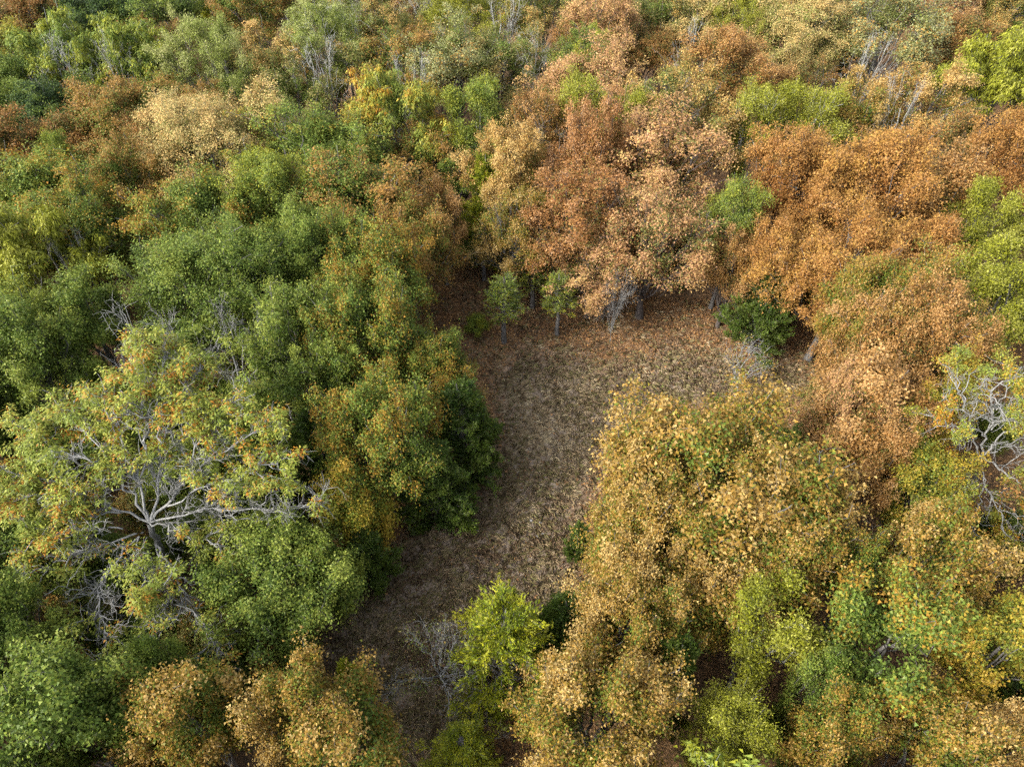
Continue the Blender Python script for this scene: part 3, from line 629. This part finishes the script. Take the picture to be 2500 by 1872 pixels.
T('cedar','cedlime',858,1672,85,4.5,'small yellow-green cedar at the lower left end of the clearing')
# --- right of the clearing
T('skirt','tangreen',1725,1225,580,13.5,'huge golden tan oak right of the clearing, its upper dome')
T('skirt','tangreen',1570,1330,300,12,'golden oak dome nearest the clearing on the right')
T('oak','tangreen',1890,1280,370,12.5,'tan and green oak joined to the right of the huge golden oak')
T('skirt','tangreen',1740,1430,330,10.5,'golden tan crown below the huge golden oak')
T('skirt','tangreen',1540,1530,290,11,'golden oak right of the small dark green cedar')
T('skirt','tangreen',1455,1770,410,12,'golden green oak cut by the bottom edge, centre')
T('cedar','cedar',1620,1670,150,9,'dark green cedar between the two lower golden oaks')
T('skirt','copper',2120,890,220,12.5,'copper oak at the right side of the clearing, beneath the dark cedar')
T('oak','tangreen',2150,770,270,14,'green and cream mottled oak right of the dark orange-brown crown')
T('oak','copper',2230,870,280,13,'copper brown oak below the mottled green and cream one')
T('oak','copper',2110,1040,270,12.5,'copper oak above the huge golden oak, next to a dark gap')
T('skirt','pink',2060,1030,200,12,'pale copper crown at the right edge of the clearing below the leafless sapling')
T('oak','tangreen',2350,880,170,12,'green and rust crown above the white-limbed tree on the right')
T('oak','gold',2285,1020,130,13,'yellow-green tufted crown left of the white-limbed tree')
T('oak','gold',2240,1180,230,10,'dark yellow-green low crown left below the white-limbed tree')
T('oak','copper',2130,1150,150,11,'brown crown over a green low one, left of the white-limbed tree')
T('cedar','cedar',2330,1400,150,6,'dark green cedar under the tan oak at lower right')
T('cedar','cedar',2420,1330,130,6,'dark green bush below the white-limbed tree')
T('oak','tangreen',2285,1375,260,12.5,'tan oak crown at lower right under the white-limbed tree')
T('loose','greenor',2110,1410,190,10,'rust and green thin crown left of the lower right tan oak')
T('fine','lime',1860,1545,260,11.5,'thin lime tree with curved grey limbs, lower right',rot=1.0,bark='pale')
T('fine','lime',1775,1795,200,10,'bushy lime tree at the bottom edge below the curved grey limbs')
T('oak','greenor',2160,1590,330,13,'pale green oak flecked with orange leaves, lower right')
T('oak','green',2000,1690,160,11,'green crown at the lower left side of the orange-flecked green oak')
T('oak','gold',2430,1590,260,13,'golden yellow tree on the right edge, lower right')
T('oak','tangreen',2020,1820,220,12,'tan and green oak at the bottom edge right of the lime tree')
T('oak','tangreen',2270,1835,240,12,'cream and orange oak at the bottom edge, second from the right corner')
T('oak','tan',2460,1825,180,12,'pale tan oak in the bottom right corner')

T('bare','green',150,187,172,14.3,'white fan of bare leaning branches in front of the light green crown, upper left',bark='white')
T('bare','green',292,182,126,14.3,'upright white bare fork between the two light green crowns, upper left',bark='white')
T('bare','green',785,182,172,14.3,'tall bare pale fork in front of the sage green tree near the top edge',bark='white')
T('bare','green',1225,77,126,14.3,'bare grey vertical limbs near the top edge right of the bright green top crown',bark='white')
T('bare','green',2190,282,138,14.3,'few bare grey limbs poking from the cream-tan crown at upper right',bark='white')
T('bare','green',1640,350,130,13,'bare grey limbs inside the tall cream and olive oak',bark='grey')
T('bare','green',1500,740,90,7,'dead drooping twigs hanging at the top edge of the clearing',bark='pale')

T('bare','green',1050,12,103,14.3,'narrow bare pale limbs at the top edge, left of the bright green crown',bark='white')
T('bare','green',1000,232,138,14.3,'bare pale fork left above the yellow tree with the forked trunk',bark='white')
T('bare','green',870,72,126,14.3,'pale bare stems standing in the olive crowns near the top edge',bark='white')
T('bare','green',2110,172,126,14.3,'pale bare limbs between the yellow-green and grey-green crowns at upper right',bark='white')
T('bare','green',1690,152,126,14.3,'bare grey forked limbs right of the low dark rust crown, upper right',bark='white')

for a, k in exec_rows: tree(*a, **k)
# ------------------------------------------------------------------ the two trees whose limbs show one by one
def limbed(name, label, pal, base, limbs, H, leafy, nleaf, seed, bark, mode='droop', L=.24, ratio=.32, sub=9, tw=7, fine=3, r0=.20):
    """base (px,py) of the trunk foot, limbs: lists of (px,py,height) from the fork outwards with radius; leafy(limb index) -> share of leafy twigs"""
    rng = np.random.default_rng(seed)
    b = at(*base, 0)
    e = bpy.data.objects.new(name, None); COL.objects.link(e); e.location = b
    e['label'] = label; e['category'] = 'tree'
    pt = []; pl = []; LPs = []; lrad = []
    for n, (pts, ra, rb) in enumerate(limbs):
        q = np.array([at(*p) if len(p) == 3 else b for p in pts]) - b
        # resample smoothly
        k = 14; s = np.concatenate([[0], np.cumsum(np.linalg.norm(np.diff(q, axis=0), axis=1))]); u = np.linspace(0, s[-1], k)
        P = np.stack([np.interp(u, s, q[:, i]) for i in range(3)], 1)
        Ps = P.copy(); Ps[1:-1] = (P[:-2]+2*P[1:-1]+P[2:])/4
        Ps[1:-1] += rng.normal(0, .085 if n else .04, Ps[1:-1].shape)
        (pt if n == 0 else pl).append(tubes(Ps[None], np.linspace(ra, rb, k)[None]*(.8 if n == 0 else .62), 8))
        if n: LPs.append(Ps); lrad.append(rb)
    LP = np.array(LPs); nl = len(LP); length = np.linalg.norm(np.diff(LP, axis=1), axis=2).sum(1)
    cnt = np.maximum(5, (length*sub/4).astype(int)); li = np.repeat(np.arange(nl), cnt); n2 = len(li)
    A2, D2, u2 = on_curve(LP, li, rng.uniform(.16, 1, n2))
    d2 = nrm(D2*1.1+unit(rng, n2)*.95+np.array([0, 0, .15]))
    B2 = A2+d2*rng.uniform(.7, 1.9, n2)[:, None]
    P2 = curve(A2, D2+d2*.4, B2, 7, rng, .05); pl.append(tubes(P2, radii(rng.uniform(.022, .038, n2), np.full(n2, .012), 7), 5))
    si = np.repeat(np.arange(n2), tw); n3 = len(si)
    A3, D3, _ = on_curve(P2, si, rng.uniform(.25, 1, n3)); d3 = nrm(D3*.8+unit(rng, n3)*.9)
    B3 = A3+d3*rng.uniform(.35, 1.0, n3)[:, None]
    P3 = curve(A3, D3, B3, 4, rng, .07); pl.append(tubes(P3, radii(np.full(n3, .014), np.full(n3, .007), 4), 3))
    share = (np.array([leafy[i] for i in range(nl)])[li]*np.clip((u2-.22)*3, .04, 1))[si]; al = rng.random(n3) < share
    dead = np.where(~al)[0]; q = np.repeat(dead, fine); m = len(q)
    if m:
        A4, D4, _ = on_curve(P3, q, rng.uniform(.2, 1, m)); B4 = A4+nrm(D4+unit(rng, m)*.8)*rng.uniform(.15, .5, m)[:, None]
        pl.append(tubes(curve(A4, D4, B4, 3, rng, .05), radii(np.full(m, .009), np.full(m, .005), 3), 3))
    cl = np.where(al)[0]; ci = cl[rng.integers(0, len(cl), nleaf)]
    C, Dt, _ = on_curve(P3, ci, rng.uniform(.5, 1, nleaf)); off = rng.normal(0, 1, (nleaf, 3))*.17*[1, 1, .6]
    h = nrm(off*[1, 1, .2]+rng.normal(0, .05, (nleaf, 3)))
    if mode == 'droop':
        ax = nrm(h+np.array([0, 0, -.25])+rng.normal(0, .2, (nleaf, 3))); nor = nrm(h*.5+np.array([0, 0, 1.])+rng.normal(0, .3, (nleaf, 3)))
    else:
        ax = nrm(Dt+rng.normal(0, .6, (nleaf, 3))); nor = nrm(rng.normal(0, .7, (nleaf, 3))+np.array([0, 0, .8]))
    LL = L*rng.uniform(.65, 1.3, nleaf); V, Fc = leaves(C+off, ax, nor, LL, LL*ratio, .15, rng)
    tone = .45*rng.random(nleaf)+.3*rng.random(n2)[si[ci]]+.35*rng.random(n3)[ci]; rk = np.empty(nleaf); rk[np.argsort(tone)] = np.linspace(0, 1, nleaf)
    for nm, me in (('trunk', mesh('trunk', *join(pt), BARK[bark], smooth=True)), ('branches', mesh('branches', *join(pl), BARK[bark], smooth=True)),
                   ('crown', mesh('crown', V, Fc, MAT[pal], {'tone': rk, 'shade_rand': rng.random(nleaf)}))):
        o = bpy.data.objects.new(nm, me); COL.objects.link(o); o.parent = e
        if nm != 'trunk': o['kind'] = 'stuff'
    ALL.append((b[0], b[1], 5))
    return e
J = (365, 1275, 7.2)
limbed('broadleaf_tree', 'large thin yellow-green tree with bare grey limbs radiating from its fork, lower left', 'hero', (420, 1440), [
    ([(420, 1440), (400, 1360, 3.5), J], .26, .17),
    ([J, (320, 1205, 8.6), (275, 1130, 10.2), (215, 1060, 11.2), (160, 1010, 11.5)], .11, .035),
    ([J, (350, 1215, 8.6), (330, 1120, 10.2), (290, 1040, 11.6), (250, 960, 12.2)], .11, .035),
    ([(345, 1160, 9.6), (365, 1080, 11), (350, 980, 12.4), (320, 880, 13)], .08, .03),
    ([J, (385, 1190, 8.6), (395, 1080, 10.8), (440, 980, 12), (490, 900, 12.4)], .11, .03),
    ([J, (440, 1195, 8.6), (520, 1120, 9.8), (600, 1070, 10.6), (670, 1030, 11)], .12, .035),
    ([(450, 1185, 8.8), (470, 1100, 10.2), (540, 1010, 11.4), (590, 950, 11.8)], .07, .03),
    ([(410, 1235, 8), (490, 1190, 8.9), (590, 1165, 9.4), (690, 1120, 10)], .08, .03),
    ([J, (470, 1250, 7.8), (560, 1238, 8), (660, 1250, 8), (760, 1236, 8.2)], .09, .025),
    ([J, (290, 1245, 8), (190, 1200, 9), (110, 1170, 9.6), (45, 1160, 9.8)], .10, .03),
    ([(300, 1250, 7.8), (230, 1262, 8), (150, 1250, 8.3), (60, 1262, 8.4)], .07, .025),
    ([(350, 1300, 7), (290, 1315, 7.4), (210, 1335, 7.6), (140, 1370, 7.6), (80, 1385, 7.4)], .08, .025),
    ([(340, 1310, 7), (290, 1355, 7.2), (245, 1410, 7), (238, 1480, 6.6), (262, 1570, 6)], .085, .025),
    ([J, (420, 1290, 7.4), (460, 1315, 7.2), (520, 1325, 7)], .07, .025),
    ([(380, 1330, 6), (420, 1390, 6.6), (455, 1470, 6.3), (515, 1560, 5.8)], .085, .025),
    ([(380, 1330, 6), (405, 1410, 6.4), (412, 1480, 6.2), (375, 1550, 5.8)], .06, .02),
    ([(275, 1130, 10.2), (205, 1120, 11), (120, 1090, 11), (70, 1060, 11)], .06, .025),
    ([(300, 1290, 7.6), (200, 1290, 8.4), (110, 1300, 8.6)], .06, .025),
    ([(190, 1200, 9), (120, 1230, 8.6), (50, 1210, 8.6)], .05, .02),
    ([(395, 1080, 11), (370, 1010, 12), (400, 930, 12.6), (400, 860, 12.8)], .05, .02),
    ([(520, 1120, 9.8), (520, 1060, 10.6), (500, 980, 11.6)], .05, .02),
    ([(340, 1310, 7), (330, 1370, 7.6), (370, 1440, 7.4)], .06, .02)],
    13, [.8, .8, .7, .65, .6, .6, .6, .05, .8, .55, .5, .1, .5, .15, .12, .85, .8, .8, .65, .65, .8], 64000, 101, 'pale', sub=15, tw=6, L=.15, ratio=.42)
K = (2395, 1115, 7.5)
limbed('broadleaf_tree', 'white-limbed nearly bare tree with wisps of green leaves on the right edge', 'yellow', (2350, 1290), [
    ([(2350, 1290), (2370, 1200, 3.8), K], .20, .14),
    ([K, (2420, 1050, 9.4), (2432, 1000, 10.6), (2460, 950, 12), (2480, 915, 12.6)], .10, .025),
    ([K, (2372, 1060, 9), (2368, 1010, 10.4), (2350, 970, 11.4), (2335, 935, 12)], .085, .025),
    ([K, (2440, 1070, 8.8), (2490, 1035, 9.6), (2540, 1000, 10.2)], .09, .03),
    ([K, (2440, 1100, 8), (2490, 1075, 8.4), (2560, 1060, 8.8)], .075, .02),
    ([K, (2430, 1130, 7.4), (2470, 1170, 7.4), (2530, 1190, 7.2)], .10, .03),
    ([K, (2360, 1170, 7.2), (2330, 1210, 7), (2290, 1240, 6.6)], .10, .03),
    ([K, (2400, 1190, 6.8), (2440, 1240, 6.4), (2455, 1320, 5.6)], .075, .02),
    ([(2432, 1000, 10.6), (2412, 960, 11.8), (2405, 930, 12.4)], .06, .02),
    ([(2440, 1240, 6.4), (2500, 1260, 6.2), (2560, 1270, 6)], .06, .02),
    ([(2372, 1060, 9), (2330, 1040, 9.6), (2290, 1030, 10)], .05, .02),
    ([(2420, 1050, 9.4), (2450, 1010, 10.4), (2500, 960, 11.6)], .06, .02),
    ([K, (2340, 1140, 7.6), (2290, 1150, 7.4)], .06, .02),
    ([(2400, 1190, 6.8), (2380, 1250, 6.2), (2360, 1320, 5.4)], .06, .02)],
    12.5, [.25, .35, .45, .4, .4, .6, .5, .2, .4, .5, .4, .4, .4], 30000, 102, 'pale', mode='fine', L=.11, ratio=.5, sub=8, tw=6)

# ------------------------------------------------------------------ shaded young growth in the gaps between the crowns
def understory():
    rng = np.random.default_rng(77); done = []; used = set()
    marks = [(a[2], a[3], a[6]) for a, k in exec_rows if len(a[6].split()) <= 11]
    for _ in range(4000):
        if len(done) >= 90: break
        px, py = rng.uniform(-20, 2520), rng.uniform(60, 1880)
        x, y = at(px, py, 2.)[:2]
        if inside(np.array([x]), np.array([y]))[0] or edge_dist(np.array([x]), np.array([y]))[0] < 1.6: continue
        if any(math.hypot(x-a, y-b) < r*.42 for a, b, r in BIG): continue
        if any(math.hypot(x-a, y-b) < 2.6 for a, b in done): continue
        k = 'cedar' if rng.random() < .45 else 'low'
        mx_, my_, lab = min(marks, key=lambda m: math.hypot(px-m[0], (py-m[1])*1.3))
        dx, dy = px-mx_, py-my_
        way = ('right of' if dx > 0 else 'left of') if abs(dx) > abs(dy) else ('below' if dy > 0 else 'behind')
        key = (k, lab, way)
        if key in used: continue
        used.add(key); done.append((x, y)); H = rng.uniform(3, 5.5)
        u, v = proj((x, y, H*.5)); wd = 2*rng.uniform(1.1, 1.9)*F/depth((x, y, H*.5))
        tree(k, ['green', 'green', 'ltgreen', 'olive'][rng.integers(0, 4)] if k == 'low' else 'cedar', u, v, wd, H,
             ('shaded cedar ' if k == 'cedar' else 'shaded shrub ')+way+' the '+lab, name='understory_shrub' if k == 'low' else None, cat='shrub' if k == 'low' else 'tree',
             group='young growth in the shade of the canopy', zc=.5)
BIG = list(ALL)
for c, lab in (((100,1210),'low shrub under the far left tips of the grey limbed yellow tree'), ((200,1100),'low shrub under the upper left limbs of the grey limbed yellow tree'), ((300,1000),'low shrub beneath the top of the grey limbed yellow tree'),
               ((450,1030),'low shrub beneath the upper right limbs of the grey limbed yellow tree'), ((560,1180),'low shrub beneath the long right limbs of the grey limbed yellow tree'), ((480,1330),'low shrub right of the trunk of the grey limbed yellow tree'),
               ((300,1400),'low shrub just left of the trunk of the grey limbed yellow tree'), ((170,1330),'low shrub beneath the lower left limbs of the grey limbed yellow tree'), ((600,1010),'low shrub behind the right side of the grey limbed yellow tree'),
               ((420,1180),'low shrub behind the fork of the grey limbed yellow tree')):
    tree('low', 'green', *c, 190, 5, lab, name='understory_shrub', cat='shrub', group='green growth beneath the grey limbed tree')
understory()
# ------------------------------------------------------------------ the woods going on outside the picture (one mass: shade and side views)
def surround():
    rng = np.random.default_rng(9); pts = []
    for gx_ in np.arange(-104, 105, 6.2):
        for gy_ in np.arange(-22, 190, 6.2):
            x, y = gx_+rng.uniform(-2, 2), gy_+rng.uniform(-2, 2)
            if math.hypot(x, y-20) > 175: continue
            d = depth((x, y, 8.))
            if d > 1:
                u, v = proj((x, y, 8.)); r = 4.8*F/d
                if -r*.6 < u < 2500+r*.55 and -r*.7 < v < 1872+r*1.0: continue
            if any((x-a)**2+(y-b)**2 < (r_*.7+1.6)**2 for a, b, r_ in ALL): continue
            if y < 14 and -3 < x+ .15*y < 4: continue
            pts.append((x, y, 0))
    pts = np.array(pts, np.float32)
    me = bpy.data.meshes.new('surrounding_woodland'); me.vertices.add(len(pts)); me.vertices.foreach_set('co', pts.ravel()); me.update()
    o = bpy.data.objects.new('surrounding_woodland', me); COL.objects.link(o)
    o['kind'] = 'stuff'; o['label'] = 'autumn oak woodland continuing beyond the frame on every side'; o['category'] = 'woodland'
    ng = bpy.data.node_groups.new('woodland', 'GeometryNodeTree')
    ng.interface.new_socket('Geometry', in_out='INPUT', socket_type='NodeSocketGeometry'); ng.interface.new_socket('Geometry', in_out='OUTPUT', socket_type='NodeSocketGeometry')
    N, L = ng.nodes.new, ng.links.new
    gi, go = N('NodeGroupInput'), N('NodeGroupOutput')
    # pick one of several crowns (with its branches) for each point
    srcs = {}
    for ob in COL.objects:
        if ob.name.startswith('crown') and ob.parent: srcs.setdefault(ob.data.name, ob)
    picks = list(srcs.values())[:10]
    gg = N('GeometryNodeGeometryToInstance')
    outs = []
    for ob in picks:
        br = [c for c in ob.parent.children if c.name.startswith('branches')][0]
        jn = N('GeometryNodeJoinGeometry')
        for c in (ob, br):
            oi = N('GeometryNodeObjectInfo'); oi.inputs['Object'].default_value = c; oi.inputs['As Instance'].default_value = True
            oi.transform_space = 'ORIGINAL'; L(oi.outputs['Geometry'], jn.inputs[0])
        g2 = N('GeometryNodeGeometryToInstance'); L(jn.outputs[0], g2.inputs[0]); outs.append(g2.outputs[0])
    for s in reversed(outs): L(s, gg.inputs[0]) if False else None
    alljoin = N('GeometryNodeJoinGeometry')
    for s in outs: L(s, alljoin.inputs[0])
    ip = N('GeometryNodeInstanceOnPoints'); ip.inputs['Pick Instance'].default_value = True
    ri = N('FunctionNodeRandomValue'); ri.data_type = 'INT'
    ri.inputs[4].default_value = 0; ri.inputs[5].default_value = len(outs)-1
    rr = N('FunctionNodeRandomValue'); rr.data_type = 'FLOAT_VECTOR'; rr.inputs[0].default_value = (0, 0, 0); rr.inputs[1].default_value = (0, 0, 6.28)
    rs = N('FunctionNodeRandomValue'); rs.data_type = 'FLOAT'; rs.inputs[2].default_value = .85; rs.inputs[3].default_value = 1.15
    L(gi.outputs[0], ip.inputs['Points']); L(alljoin.outputs[0], ip.inputs['Instance'])
    L(ri.outputs[2], ip.inputs['Instance Index']); L(rr.outputs[0], ip.inputs['Rotation']); L(rs.outputs[1], ip.inputs['Scale'])
    L(ip.outputs[0], go.inputs[0])
    md = o.modifiers.new('woodland', 'NODES'); md.node_group = ng
surround()
